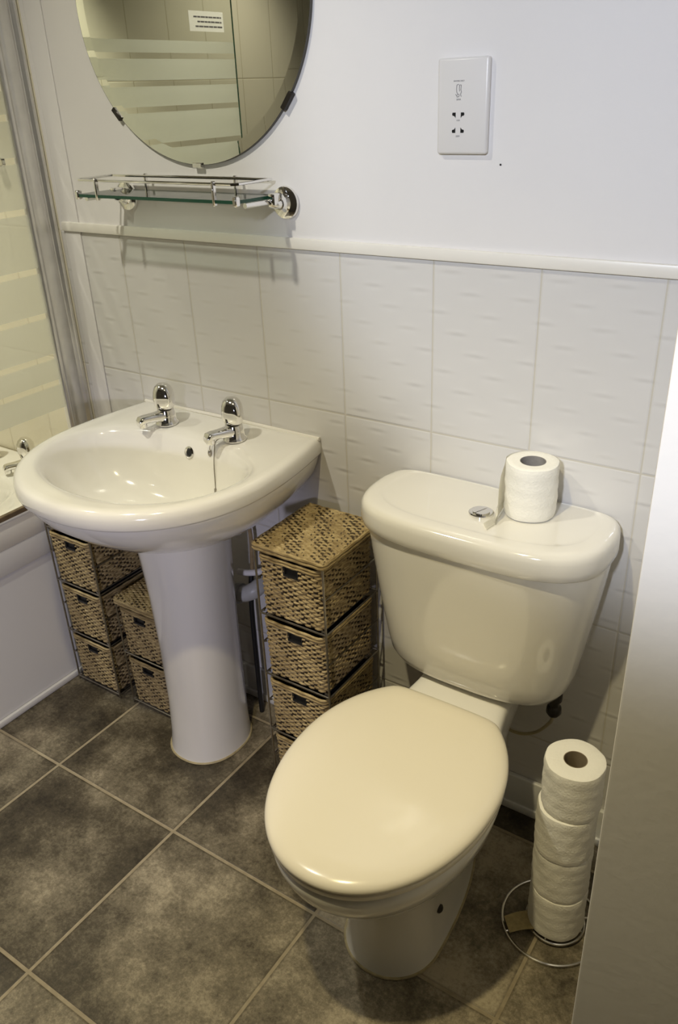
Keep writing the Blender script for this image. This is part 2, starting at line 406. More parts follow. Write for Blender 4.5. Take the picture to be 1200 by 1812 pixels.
lathe(bm, [(.004, .485), (.013, .492), (.0165, .505), (.013, .518), (.004, .525)], -.55, -.178, 20)
o = link('bath_plug', bm, CHROME); tag(o, 'chrome ball plug hanging on a chain below the bath tap', 'plug')
bm = bmesh.new(); lathe(bm, [(.010, -.032), (.013, -.030), (.013, -.002), (.020, 0.0)], -.378, 1.343, 24, axis='y')
tag(link('shower_rail_bracket', bm, CHROME), 'small chrome bracket on the alcove wall behind the glass screen', 'bracket')

# ---------------------------------------------------------------- glass bath screen
XS = -0.215
scr = thing('bath_screen', (XS, -.06, .553), 'glass bath screen with frosted horizontal bands and a chrome wall channel', 'shower screen')
def L(p): return (p[0]-XS, p[1]+.06, p[2]-.553)
gaps = [.839, .905, 1.006, 1.112, 1.245, 1.353, 1.440, 1.500, 1.562]
top_band = 1.597; bot_band = .772
bm = bmesh.new()
zs = [(.566, 0)]
cuts = [.566, bot_band]; matsl = [0]
prev = bot_band
for g in gaps:
    cuts += [g-.0068, g+.0068]; matsl += [1, 0]
cuts += [top_band, 1.93]; matsl += [1, 0]
for (z0, z1, mi) in zip(cuts, cuts[1:], matsl):
    for (y0, y1) in ((-.73, -.06),):
        y1b = y1
        if mi == 1:
            # the frosted band stops short of the free edge
            v = [bm.verts.new(L((XS-.0025, y, z))) for y, z in ((y0, z0), (y1b, z0), (y1b, z1), (y0, z1))]
            bm.faces.new(v).material_index = 1
        v = [bm.verts.new(L((XS+.0025, y, z))) for y, z in ((y0, z0), (y1b, z0), (y1b, z1), (y0, z1))]
        bm.faces.new(v).material_index = 0
for (a, b) in (((-.73, .566), (-.73, 1.93)), ((-.06, 1.93), (-.73, 1.93))):
    v = [bm.verts.new(L((XS+sx, a[0] if i == 0 else b[0], a[1] if i == 0 else b[1]))) for sx, i in ((.0025, 0), (.0025, 1), (-.0025, 1), (-.0025, 0))]
    bm.faces.new(v).material_index = 2
link('glass_panel', bm, [GLASS, FROST, GEDGE], scr, smooth=False)
bm = bmesh.new()
prof = [(-.010, 0), (-.010, -.071), (.004, -.071), (.0075, -.066), (.0075, -.060), (.004, -.057), (.003, -.054), (.0055, -.050), (.0060, -.040), (.0058, -.030), (.0048, -.022), (.003, -.019), (.0038, -.016), (.0095, -.013), (.0125, -.008), (.011, -.003), (.009, 0)]
loft(bm, [[L((XS+a, b, z)) for a, b in prof] for z in (.553, 1.95)])
link('wall_channel', bm, ALU, scr, angle=60)
bm = bmesh.new(); box(bm, -.006, .006, -.67, -.011, .0005, .014, .0015, 1)
link('bottom_seal', bm, SEAL, scr)
nt_ = thing('notice', (XS+.0028, -.62, 1.643), 'small white notice with three lines of print stuck on the screen, seen in the mirror', 'sign')
bm = bmesh.new(); box(bm, 0, .0006, -.068, .068, -.0235, .0235)
link('paper', bm, PAPER, nt_, smooth=False)
bm = bmesh.new()
for (z, a, b) in ((.010, -.050, .060), (-.001, -.036, .060), (-.012, -.045, .062)):
    y = a
    while y < b-.004:
        wl = min(random.uniform(.010, .020), b-y); box(bm, .0006, .0009, -y-wl, -y, z-.0018, z+.0018); y += wl+.0018
link('print', bm, INK, nt_, smooth=False)

# ---------------------------------------------------------------- mirror
MC = (0.277, 1.634); MR = 0.289
mir = thing('round_mirror', (MC[0], 0, MC[1]), 'round frameless mirror held by small clips on the white wall', 'mirror')
bm = bmesh.new(); seg = 160
def circ(r, y): return [(r*math.cos(2*PI*k/seg), y, r*math.sin(2*PI*k/seg)) for k in range(seg)]
loft(bm, [circ(MR-.022, -.0082), circ(MR, -.0078)], True, False)
link('mirror_glass', bm, MIRR, mir, smooth=False)
bm = bmesh.new(); loft(bm, [circ(MR, -.0078), circ(MR+.0008, -.0076), circ(MR+.0008, -.0010), circ(MR-.002, -.0008)], False, True)
link('mirror_edge', bm, simple('mirror_edge_grey', (.06, .055, .045), .4), mir)
for a, mt in ((math.radians(-38.5), DARKMETAL), (math.radians(-138), DARKMETAL), (math.radians(-91), CHROME)):
    bm = bmesh.new(); hw = .014 if mt is DARKMETAL else .012
    if a == math.radians(-38.5): hw = .017
    box(bm, -hw, hw, -.0125, -.0002, -.006, .0035, .001, 1)
    bmesh.ops.rotate(bm, verts=bm.verts, cent=(0, 0, 0), matrix=Matrix.Rotation(-(a+PI/2), 3, 'Y'))
    bmesh.ops.translate(bm, verts=bm.verts, vec=(MR*math.cos(a), 0, MR*math.sin(a)))
    link('clip', bm, mt, mir)

# ---------------------------------------------------------------- glass shelf
SH = Vector((0.262, 0, 1.293))
shf = thing('glass_shelf', SH, 'narrow clear glass shelf with chrome gallery rail under the round mirror', 'shelf')
x0, x1, yb, yf = .032-SH.x, .462-SH.x, -.018, -.124
bm = bmesh.new()
poly = [(x0+.012, yb), (x0, yf+.006), (x0+.006, yf), (x1-.006, yf), (x1, yf+.006), (x1+.012, yb)]
b0 = [bm.verts.new((x, y, -.003)) for x, y in poly]; t0 = [bm.verts.new((x, y, .003)) for x, y in poly]
bm.faces.new(t0).material_index = 0; bm.faces.new(list(reversed(b0))).material_index = 0
for i in range(6):
    j = (i+1) % 6; bm.faces.new((b0[i], b0[j], t0[j], t0[i])).material_index = 1
link('glass_plate', bm, [SHELFG, GEDGE], shf, smooth=False)
rz = .030
bm = bmesh.new()
loop = [(x0+.004, yb-.006, rz), (x0+.001, yf+.012, rz), (x0+.010, yf+.003, rz), (x1-.010, yf+.003, rz), (x1-.001, yf+.012, rz), (x1+.006, yb-.006, rz)]
tube(bm, loop, .0026, 8, closed=True)
link('gallery_rail', bm, CHROME, shf)
for (x, y) in ((x0+.062, yf), (x1-.052, yf), (x0+.10, yb-.004), (x1-.085, yb-.004)):
    bm = bmesh.new(); box(bm, x-.003, x+.003, y-.003, y+.006, -.008, rz+.005, .0015, 1); link('post', bm, CHROME, shf)
for (x, y) in ((x0+.002, yf+.002), (x1-.002, yf+.002)):
    bm = bmesh.new(); box(bm, x-.005, x+.005, y-.005, y+.008, -.008, .010, .002, 1); link('clip', bm, CHROME, shf)
for x in (.050-SH.x, .483-SH.x):
    bm = bmesh.new(); lathe(bm, [(.029, 0), (.0305, -.003), (.029, -.007), (.022, -.010), (.017, -.011), (.013, -.016), (.011, -.024)], x, -.013, 36, axis='y')
    s = 1 if x < 0 else -1
    tube(bm, [(x, -.020, -.013), (x+s*.002, -.034, -.012), (x+s*.010, -.040, -.009)], .009, 16)
    box(bm, x-.010 if s < 0 else x-.006, x+.006 if s < 0 else x+.010, -.045, -.020, -.014, .007, .003, 2)
    f = link('wall_bracket', bm, CHROME, shf)
bm = bmesh.new(); tube(bm, [(x1+.012, -.03, -.008), (x1+.004, yf+.02, -.008)], .005, 12); link('side_arm', bm, CHROME, shf)
bm = bmesh.new(); tube(bm, [(x0-.0+.010, -.03, -.008), (x0+.004, yf+.02, -.008)], .005, 12)
link('side_arm', bm, CHROME, shf)

# ---------------------------------------------------------------- shaver socket
sk = thing('shaver_socket', (.8525, 0, 1.436), 'white upright shaver socket plate on the upper wall', 'socket')
sk.rotation_euler = (0, 0, 0)
bm = bmesh.new(); box(bm, -.044, .044, -.012, 0, -.069, .069, .004, 3); link('face_plate', bm, PLASTW, sk)
def text(body, size, x, z, parent, mat, y=-.0122, name='lettering'):
    c = bpy.data.curves.new(name, 'FONT'); c.body = body; c.size = size; c.align_x = 'CENTER'; c.align_y = 'CENTER'; c.extrude = .00012
    t = bpy.data.objects.new(name, c); S.collection.objects.link(t); t.rotation_euler = (PI/2, 0, 0); t.location = (x, y, z)
    bpy.context.view_layer.update()
    dg = bpy.context.evaluated_depsgraph_get(); me = bpy.data.meshes.new_from_object(t.evaluated_get(dg))
    me.transform(Matrix.Translation((x, y, z)) @ Matrix.Rotation(PI/2, 4, 'X'))
    me.materials.clear(); me.materials.append(mat)
    o = bpy.data.objects.new(name, me); S.collection.objects.link(o); o.parent = parent
    bpy.data.objects.remove(t); bpy.data.curves.remove(c)
    return o
TX = -.006
text('SHAVERS ONLY', .0027, TX, .0365, sk, INK)
text('20VA', .0034, TX, .0105, sk, INK)
text('115V', .0030, TX, -.0195, sk, INK)
text('230V', .0034, TX, -.0425, sk, INK)
bm = bmesh.new()   # shaver symbol: a face outline with a shaver held to it
def line(pts, r=.0004):
    tube(bm, [(TX+x, -.0122, z) for x, z in pts], r, 6)
line([(-.0035, .031), (-.0040, .026), (-.0035, .021), (-.0020, .0185)])
line([(-.0030, .031), (-.0005, .032)])
line([(.0012, .031), (.0008, .026), (.0012, .022)])
line([(.0012, .031), (.0040, .031), (.0036, .024), (.0046, .021), (.0030, .0175), (.0045, .0145)])
line([(-.0055, .018), (-.0035, .0155), (-.0020, .0180), (.0002, .0180), (.0010, .0155), (-.0010, .0142), (-.0035, .0145)])
link('shaver_symbol', bm, INK, sk)
for zc, flip in ((-.0110, 1), (-.0345, -1)):
    for s in (-1, 1):
        bm = bmesh.new()
        pts = [(.0045, -.0050), (.0045, .0030), (.0100, .0030), (.0108, .0005), (.0100, -.0015), (.0070, -.0020)]
        vv = [(TX+s*x, z*flip+zc) for x, z in pts]
        a = [bm.verts.new((x, -.01215, z)) for x, z in vv]; b = [bm.verts.new((x, -.010, z)) for x, z in vv]
        bm.faces.new(a); bm.faces.new(list(reversed(b)))
        for i in range(6): bm.faces.new((a[i], a[(i+1) % 6], b[(i+1) % 6], b[i]))
        bmesh.ops.recalc_face_normals(bm, faces=bm.faces)
        link('socket_hole', bm, BLACKP, sk, smooth=False)

# ---------------------------------------------------------------- basin and pedestal
BC = Vector((.272, -.255))
dense = []
hw = .288
dense += [(x, 0.0) for x in [(-.262 + .524*k/60) for k in range(61)]]
right = []
for k in range(0, 21):
    t = k/20; right.append((.262+.026*math.sin(t*PI/2), -.215*t))
dense += right
for k in range(1, 120):
    a = PI*k/120
    dense.append((hw*sgnpow(math.cos(a), .93), -.215-.297*sgnpow(math.sin(a), .93)))
dense += [(-x, y) for x, y in reversed(right)]
dense = [(x+.272, y) for x, y in dense]
def radial(poly, c, a):
    d = Vector((math.cos(a), math.sin(a))); best = 0
    for i in range(len(poly)):
        p = Vector(poly[i]); q = Vector(poly[(i+1) % len(poly)]); e = q-p
        den = d.x*e.y-d.y*e.x
        if abs(den) < 1e-12: continue
        w_ = p-c; t = (w_.x*e.y-w_.y*e.x)/den; u = (w_.x*d.y-w_.y*d.x)/den
        if t > 0 and -1e-6 <= u <= 1+1e-6: best = max(best, t)
    return best
NA = 192
ca = [math.atan2(0-BC.y, .534-BC.x), math.atan2(0-BC.y, .010-BC.x)]
ANG = [2*PI*k/NA for k in range(NA)]
for c in ca:
    i = min(range(NA), key=lambda k: abs(ANG[k]-c)); ANG[i] = c
RO = [radial(dense, BC, a) for a in ANG]
def bowlr(a, rx, ryf, ryb, n=2.25):
    c, s = math.cos(a), math.sin(a); ry = ryb if s > 0 else ryf
    return ((abs(c)/rx)**n+(abs(s)/ry)**n)**(-1/n)
def ringo(s, z, inset=0, pc=None, k=0.0):
    out = []
    for a, r in zip(ANG, RO):
        rr = (r-inset)*s; x = BC.x+rr*math.cos(a); y = BC.y+rr*math.sin(a)
        if pc: x += (pc[0]-BC.x)*k; y += (pc[1]-BC.y)*k
        out.append((x-BC.x, min(y, -.0005), z))
    return out
basin = thing('wash_basin', (BC.x, 0, 0), 'white ceramic wash basin on a pedestal below the glass shelf', 'basin')
def ringb(rx, ryf, ryb, z, n=2.25, cx=0, cy=0, tilt=0):
    return [(bowlr(a, rx, ryf, ryb, n)*math.cos(a)+cx, BC.y+bowlr(a, rx, ryf, ryb, n)*math.sin(a)+cy, z+tilt*math.sin(a)) for a in ANG]
rings = []
PT = (.272, -.185)
for s, z, k in ((.30, .612, 1.0), (.38, .617, 1.0), (.50, .626, .95), (.62, .641, .82), (.74, .664, .62), (.85, .695, .40), (.925, .725, .20), (.962, .749, .08), (.978, .764, .02)):
    rings.append(ringo(s, z, 0, PT, k))
rings += [ringo(1, .7675, .0065), ringo(1, .769, .002), ringo(1, .773, .0), ringo(1, .790, .0), ringo(1, .799, .0025), ringo(1, .8045, .008), ringo(1, .8065, .016), ringo(1, .8060, .026)]
rim = ringo(1, .8060, .026)
inner = ringb(.243, .190, .138, .7990, 2.2)
for t in (.4, .75): rings.append([tuple(p[i]*(1-t)+q[i]*t for i in range(2)) + (.8060-.0035*t,) for p, q in zip(rim, inner)])
rings += [inner]
for rx, ryf, ryb, z, n, cy in ((.238, .185, .132, .793, 2.2, 0), (.232, .179, .126, .782, 2.2, 0), (.222, .170, .118, .760, 2.2, .0), (.205, .156, .106, .728, 2.2, .002), (.180, .135, .094, .698, 2.15, .004), (.145, .107, .079, .676, 2.1, .006), (.100, .074, .060, .663, 2.0, .008), (.055, .042, .038, .657, 2, .01), (.021, .021, .021, .6545, 2, .012)):
    rings.append(ringb(rx, ryf, ryb, z, n, 0, cy))
bm = bmesh.new(); loft(bm, rings, True, False)
bowl = link('bowl', bm, PORC, basin, angle=50)
bm = bmesh.new(); lathe(bm, [(.022, .6548), (.0225, .6562), (.018, .6566), (.014, .650), (.005, .648)], 0, BC.y+.012, 28, cap0=False)
link('drain', bm, CHROME, basin)
bm = bmesh.new(); lathe(bm, [(.011, .0), (.0135, .001), (.0135, .003), (.010, .004), (.008, .001)], 0, 0, 24, cap0=False, cap1=False)
lathe(bm, [(.009, .0008), (.004, .0006)], 0, 0, 24)
for f in bm.faces:
    pass
bmesh.ops.rotate(bm, verts=bm.verts, cent=(0, 0, 0), matrix=Matrix.Rotation(math.radians(72), 3, 'X'))
bmesh.ops.translate(bm, verts=bm.verts, vec=(.000, BC.y+.1215, .768))
link('overflow_ring', bm, CHROME, basin)
bm = bmesh.new(); lathe(bm, [(.0078, .0), (.0078, .0013), (.003, .0013)], 0, 0, 20)
bmesh.ops.rotate(bm, verts=bm.verts, cent=(0, 0, 0), matrix=Matrix.Rotation(math.radians(72), 3, 'X'))
bmesh.ops.translate(bm, verts=bm.verts, vec=(.000, BC.y+.1210, .768)); link('overflow_hole', bm, BLACKP, basin)
bm = bmesh.new(); tube(bm, [(-.262, -.004, .8045), (0, -.005, .8065), (.262, -.004, .8045)], .0045, 8); link('sealant', bm, TRIMW, basin)

make_tap('basin_tap', 'left chrome pillar tap on the back of the wash basin', 'tap', 'basin taps', (.170, -.092, .8045), -.30)
make_tap('basin_tap', 'right chrome pillar tap on the wash basin, plug chain at its foot', 'tap', 'basin taps', (.372, -.092, .8045), -.30)
bm = bmesh.new()
tube(bm, spline([(.352, -.112, .812), (.348, -.128, .806), (.352, -.140, .785), (.354, -.147, .760), (.362, -.158, .725), (.366, -.163, .712)], 6), .0011, 6)
tube(bm, spline([(.346, -.112, .810), (.338, -.128, .806), (.336, -.134, .796), (.335, -.135, .788)], 5), .0011, 6)
lathe(bm, [(.001, .772), (.0042, .775), (.0052, .780), (.0042, .785), (.001, .788)], .335, -.135, 14)
tube(bm, [(.366, -.163, .714), (.367, -.165, .704)], .0032, 10)
tag(link('plug_chain', bm, STEEL), 'thin metal plug chain without a plug hanging in the basin', 'chain')

ped = thing('basin_pedestal', (.272, -.19, 0), 'white ceramic pedestal under the wash basin', 'pedestal')
def pring(cx, cy, rx, ryf, ryb, z, N=72, n=2.2):
    out = []
    for k in range(N):
        a = 2*PI*k/N; s = math.sin(a)
        out.append((cx+rx*sgnpow(math.cos(a), 2/n), cy+(ryb if s > 0 else ryf)*sgnpow(s, 2/n), z))
    return out
bm = bmesh.new()
loft(bm, [pring(.006, .0, rx, rf, .10, z) for z, rx, rf in ((.001, .0945, .106), (.012, .0935, .104), (.05, .0905, .098), (.15, .0890, .092), (.30, .0900, .092), (.45, .0940, .097), (.55, .0995, .104), (.618, .1050, .111))])
link('column', bm, PORC, ped)
bm = bmesh.new(); tube(bm, [p for p in pring(.006, .0, .0955, .1065, .100, .002)], .0028, 6, closed=True)
link('sealant_bead', bm, CAULK, ped)

bm = bmesh.new()
tube(bm, spline([(.300, -.070, .375), (.330, -.066, .380), (.352, -.060, .392), (.360, -.035, .400), (.362, -.001, .402)], 6), .0205, 18)
tube(bm, [(.305, -.069, .376), (.318, -.068, .377)], .026, 18)
tag(link('waste_pipe', bm, PIPEG), 'grey white waste pipe running from behind the pedestal into the wall', 'pipe')
bm = bmesh.new(); tube(bm, spline([(.30, -.05, .425), (.33, -.045, .428), (.355, -.030, .432), (.358, -.001, .434)], 6), .008, 14)
tag(link('supply_pipe', bm, PLASTW), 'thin white supply pipe above the waste pipe beside the pedestal', 'pipe')
bm = bmesh.new(); tube(bm, spline([(.330, -.035, .60), (.338, -.035, .53), (.336, -.036, .47), (.333, -.036, .43)], 6), .005, 12)
tag(link('copper_pipe', bm, COPPER), 'brownish painted copper pipe dropping from under the basin', 'pipe')
bm = bmesh.new(); tube(bm, spline([(.330, -.036, .43), (.332, -.05, .34), (.332, -.052, .2), (.332, -.052, .02), (.332, -.052, .0)], 6), .0065, 12)  # black tube put in place of the shade along the pedestal edge
tag(link('gap_shade_strip', bm, BLACKP), 'black tube standing in for the shaded gap beside the pedestal', 'hose')

# ---------------------------------------------------------------- wicker towers
def ring_path(w, d, r, step):
    pts = []; hx, hy = w/2, d/2
    segs = [((-hx+r, -hy), (hx-r, -hy)), ('a', (hx-r, -hy+r), -PI/2), ((hx, -hy+r), (hx, hy-r)), ('a', (hx-r, hy-r), 0), ((hx-r, hy), (-hx+r, hy)), ('a', (-hx+r, hy-r), PI/2), ((-hx, hy-r), (-hx, -hy+r)), ('a', (-hx+r, -hy+r), PI)]
    for s in segs:
        if s[0] == 'a':
            n = 8
            for k in range(n):
                a = s[2]+PI/2*k/n; pts.append((s[1][0]+r*math.cos(a), s[1][1]+r*math.sin(a), math.cos(a), math.sin(a)))
        else:
            (ax, ay), (bx, by) = s; Ln = math.hypot(bx-ax, by-ay); n = max(1, int(Ln/.004)); nx, ny = (by-ay)/Ln, -(bx-ax)/Ln
            for k in range(n): pts.append((ax+(bx-ax)*k/n, ay+(by-ay)*k/n, nx, ny))
    # even resample
    P = pts+[pts[0]]; cum = [0]
    for a, b in zip(P, P[1:]): cum.append(cum[-1]+math.hypot(b[0]-a[0], b[1]-a[1]))
    tot = cum[-1]; N = int(round(tot/step)); out = []; j = 0
    for i in range(N):
        t = tot*i/N
        while cum[j+1] < t: j += 1
        f = (t-cum[j])/(cum[j+1]-cum[j]); a, b = P[j], P[j+1]
        out.append(tuple(a[k]+(b[k]-a[k])*f for k in range(4)))
    return out, tot
SU, SV = .0125, .0058
def weave(u, v, j0=0):
    """height of a woven surface; u,v in metres. Returns (height, dark)"""
    row = math.floor(v/SV); fv = v/SV-row
    wob = .55*math.sin(u*31+row*1.7)+.35*math.sin(u*57+row*5.1)
    prof = math.sqrt(max(0, 1-(2*(fv-.5))**2*.92))
    ou = math.cos(2*PI*(u/(2*SU))+PI*(row % 2)+wob)
    h = .0022*prof+.0016*ou*prof
    if ou < -.72+.35*math.sin(row*12.9+math.floor(u/SU)*7.3): h -= .0022
    return h
def wicker_ring(bm, w, d, z0, h, r=.013, taper=0.0, hole=None):
    n = max(2, int(round(2*((w+d-2*r*2+PI*r)*1.0)/(2*SU))))*2   # even number of stakes
    path, tot = ring_path(w, d, r, SU/5)
    su = tot/(round(tot/(2*SU))*2)
    rows = max(2, int(round(h/SV))); sv = h/rows; per = 4; nv = rows*per
    N = len(path); grid = []
    for j in range(nv+1):
        v = j/per*SV*.9999; z = z0+h*j/nv; ring = []
        t = 1-taper*(1-j/nv)
        for i in range(N):
            x, y, nx, ny = path[i]
            dd = weave(i*tot/N*SU/su, v)
            ring.append(bm.verts.new((x*t+nx*dd, y*t+ny*dd, z)))
        grid.append(ring)
    for j in range(nv):
        zc = z0+h*(j+.5)/nv
        for i in range(N):
            k = (i+1) % N; x, y = path[i][0], path[i][1]
            if hole and path[i][3] < -.9 and hole[0] < x < hole[1] and hole[2] < zc < hole[3]: continue
            f = bm.faces.new((grid[j][i], grid[j][k], grid[j+1][k], grid[j+1][i]))
            hh = weave((i+.5)*tot/N*SU/su, (j+.5)/per*SV)
            f.material_index = 1 if hh < .0004 else 0
    return path
def rim(bm, path, z, r, off=.001):
    pts = [(x+nx*off, y+ny*off, z+.0006*math.sin(i*1.1)) for i, (x, y, nx, ny) in enumerate(path[::3])]
    tube(bm, pts, r, 8, closed=True)
def make_basket(w, d, h):
    bm = bmesh.new()
    hx = (-.012, .024, h-.034, h-.014)
    p = wicker_ring(bm, w, d, 0, h-.004, taper=.03, hole=hx)
    rim(bm, p, h-.004, .0034); rim(bm, p, h-.0105, .0024, .0022)
    # base
    vs = [bm.verts.new((x*.97, y*.97, .002)) for x, y, a, b in path_thin(p)]
    bm.faces.new(list(reversed(vs)))
    return bm, hx
def path_thin(p): return p[::4]
def make_frame(w, d, tiers, pitch, zb):
    H = zb+tiers*pitch
    bm = bmesh.new(); hx, hy = w/2, d/2; rw = .0024
    for sx in (-1, 1):
        for sy in (-1, 1): tube(bm, [(sx*hx, sy*hy, 0), (sx*hx, sy*hy, H)], rw, 8)
    for k in range(tiers+1):
        z = zb+k*pitch
        zz = min(z, H-.002)
        tube(bm, [(-hx, -hy, zz), (hx, -hy, zz)], rw*.9, 8); tube(bm, [(-hx, hy, zz), (hx, hy, zz)], rw*.9, 8)
        for s in (-1, 1): tube(bm, [(s*hx, -hy, zz), (s*hx, hy, zz)], rw*.9, 8)
        if k < tiers:   # the runners that carry the basket and the rail half way up
            for s in (-1, 1):
                tube(bm, [(s*(hx-.014), -hy, zz), (s*(hx-.014), hy, zz)], rw*.8, 6)
                zm = zz+pitch*.52
                tube(bm, [(s*hx, -hy, zm), (s*hx, hy, zm)], rw*.8, 6)
                tube(bm, [(s*hx, -hy, zm), (s*(hx-.009), -hy+.002, zm+.004)], rw*.8, 6)
                tube(bm, [(s*hx, -hy, zz+.004), (s*(hx-.012), -hy+.002, zz+.008)], rw*.8, 6)
    return bm, H
def make_lid(w, d):
    bm = bmesh.new()
    nu = int(w/(SU/5)); nv = int(d/(SV/4)); g = []
    for j in range(nv+1):
        rowv = []
        for i in range(nu+1):
            x = -w/2+w*i/nu; y = -d/2+d*j/nv; e = min(w/2-abs(x), d/2-abs(y))
            drop = max(0, (.006-e))**2*60
            rowv.append(bm.verts.new((x, y, .016+weave(x+1, y+1)*1.0-drop)))
        g.append(rowv)
    for j in range(nv):
        for i in range(nu):
            f = bm.faces.new((g[j][i], g[j][i+1], g[j+1][i+1], g[j+1][i]))
            x = -w/2+w*(i+.5)/nu; y = -d/2+d*(j+.5)/nv
            f.material_index = 1 if weave(x+1, y+1) < .0003 else 0
    path, tot = ring_path(w, d, .010, SU/5)
    for z, r in ((.012, .0042), (.0045, .0040)): rim(bm, path, z, r, 0)
    box(bm, -w/2+.004, w/2-.004, -d/2+.004, d/2-.004, .002, .010)
    return bm
def tower(name, loc, w, d, tiers, label, first_z=.012, pitch=.160, mirrored=False):
    t = thing(name, loc, label, 'basket tower', 'wicker drawer towers')
    fb, H = make_frame(w, d, tiers, pitch, first_z)
    link('wire_frame', fb, STEEL, t)
    bw, bd, bh = w-.018, d-.006, pitch-.016
    key = (round(bw, 4), round(bd, 4), round(bh, 4))
    if key not in CACHE:
        b, hx = make_basket(bw, bd, bh); o = link('drawer', b, [STRAW, STAKEGAP], t)
        lb = bmesh.new(); lw, ld = bw/2-.006, bd/2-.006
        box(lb, -lw, lw, -ld, ld, .004, bh-.018)
        fs = [f for f in lb.faces]; 
        ln = link('lining', lb, BLACKF, o, smooth=False)
        hb = bmesh.new(); zc0, zc1 = hx[2], hx[3]; y = -bd/2-.003
        pts = [(hx[0], y, zc0), (hx[1], y, zc0), (hx[1], y, zc1), (hx[0], y, zc1)]
        ins = .0025
        ring_o = [(hx[0]-.001, y, zc0-.001), (hx[1]+.001, y, zc0-.001), (hx[1]+.001, y, zc1+.001), (hx[0]-.001, y, zc1+.001)]
        ring_i = [(hx[0]+ins, y+.0016, zc0+ins), (hx[1]-ins, y+.0016, zc0+ins), (hx[1]-ins, y+.0016, zc1-ins), (hx[0]+ins, y+.0016, zc1-ins)]
        ring_b = [(p[0], y+.006, p[2]) for p in ring_i]
        loft(hb, [ring_o, ring_i, ring_b], False, True)
        hd = link('handle_slot', hb, BLACKP, o, smooth=False)
        CACHE[key] = o; first = True
    else: first = False
    proto = CACHE[key]
    for k in range(tiers):
        if first and k == 0: c = proto
        else: c = copy_tree(proto, t)
        c.location = (random.uniform(-.001, .001), random.uniform(-.003, .0), first_z+k*pitch+.0045)
    lid = link('lid', make_lid(w+.008, d+.006), [STRAW, STAKEGAP], t); lid.location = (0, 0, H-.006)
    return t
CACHE = {}
tower('wicker_tower', (.6085, -.137, 0), .170, .196, 4, 'tall woven wicker drawer tower between the basin pedestal and the toilet')
tower('wicker_tower', (-.119, -.120, 0), .166, .190, 4, 'tall woven wicker drawer tower against the bath panel under the basin', pitch=.1615)
tower('wicker_tower', (.082, -.112, 0), .148, .186, 2, 'short two drawer wicker tower between the bath side tower and the pedestal', pitch=.1585)

# ---------------------------------------------------------------- toilet
TC = Vector((.957, -.42, 0))
toi = thing('toilet', (TC.x, TC.y, 0), 'white close coupled toilet with its cream lid closed', 'toilet')
def egg(z, rx, rf, rb, dx=0, dy=0, nf=2.05, nb=2.7, N=128):
    out = []
    for k in range(N):
        a = 2*PI*k/N; c, s = math.cos(a), math.sin(a)
        if s < 0: y = rf*sgnpow(s, 2/nf); x = rx*sgnpow(c, 2/nf)
        else:   # rear: an ellipse cut off straight along the hinge line, its corners eased
            y = rb*1.18*s; x = rx*c; q = rb-.012
            if y > q: y = q+.012*(1-math.exp(-(y-q)/.012))
        out.append((x+dx, y+dy, z))
    return out
bm = bmesh.new()
R = [(.0, .094, .098, .255), (.010, .092, .096, .25), (.03, .088, .091, .24), (.10, .085, .090, .225), (.18, .090, .104, .22), (.235, .106, .135, .225), (.275, .133, .178, .235), (.31, .156, .218, .222), (.345, .172, .243, .212), (.375, .179, .2545, .206), (.392, .180, .256, .205), (.398, .176, .252, .201)]
loft(bm, [egg(z, rx, rf, rb) for z, rx, rf, rb in R])
link('pan', bm, PORC, toi)
bm = bmesh.new()
def plat(y, hw, z0, z1, n=7, N=40):
    out = []
    for k in range(N):
        a = 2*PI*k/N; out.append((hw*sgnpow(math.cos(a), 2/n), y, (z0+z1)/2+(z1-z0)/2*sgnpow(math.sin(a), 2/n)))
    return out
loft(bm, [plat(y, hw, z0, z1) for y, hw, z0, z1 in ((.12, .118, .30, .392), (.16, .118, .29, .396), (.200, .113, .28, .401), (.225, .105, .285, .406), (.26, .098, .30, .411), (.31, .094, .335, .413), (.395, .088, .365, .413))])
link('cistern_platform', bm, PORC, toi)
bm = bmesh.new()
loft(bm, [egg(z, .184+a, .258+a, .198+a) for z, a in ((.3985, -.010), (.4005, -.002), (.405, .001), (.412, .001), (.4155, -.004))])
link('seat', bm, LIDM, toi)
bm = bmesh.new()
loft(bm, [egg(z, .187+a, .262+a, .200+a) for z, a in ((.4165, -.012), (.418, -.002), (.421, .0), (.4255, .0), (.4300, -.0022), (.4335, -.0065), (.4365, -.0135), (.4385, -.0225), (.4396, -.032), (.4400, -.040), (.4399, -.044), (.4401, -.060), (.4403, -.090), (.4404, -.130), (.4404, -.170))])
link('lid', bm, LIDM, toi)
for s in (-1, 1):
    bm = bmesh.new(); lathe(bm, [(.011, .398), (.012, .401), (.012, .412), (.008, .414)], s*.078, .196, 20)
    link('hinge', bm, LIDM, toi)
for s in (-1, 1):
    bm = bmesh.new(); lathe(bm, [(.0085, .0), (.0085, .003), (.005, .006), (.002, .007)], 0, 0, 20)
    bmesh.ops.rotate(bm, verts=bm.verts, cent=(0, 0, 0), matrix=Matrix.Rotation(s*PI/2, 3, 'Y'))
    bmesh.ops.translate(bm, verts=bm.verts, vec=(s*.0855, .02, .105)); link('fixing_screw', bm, DARKMETAL, toi)
bm = bmesh.new(); tube(bm, egg(.002, .0945, .0985, .2555)[::2], .0028, 6, closed=True); link('sealant_bead', bm, CAULK, toi)
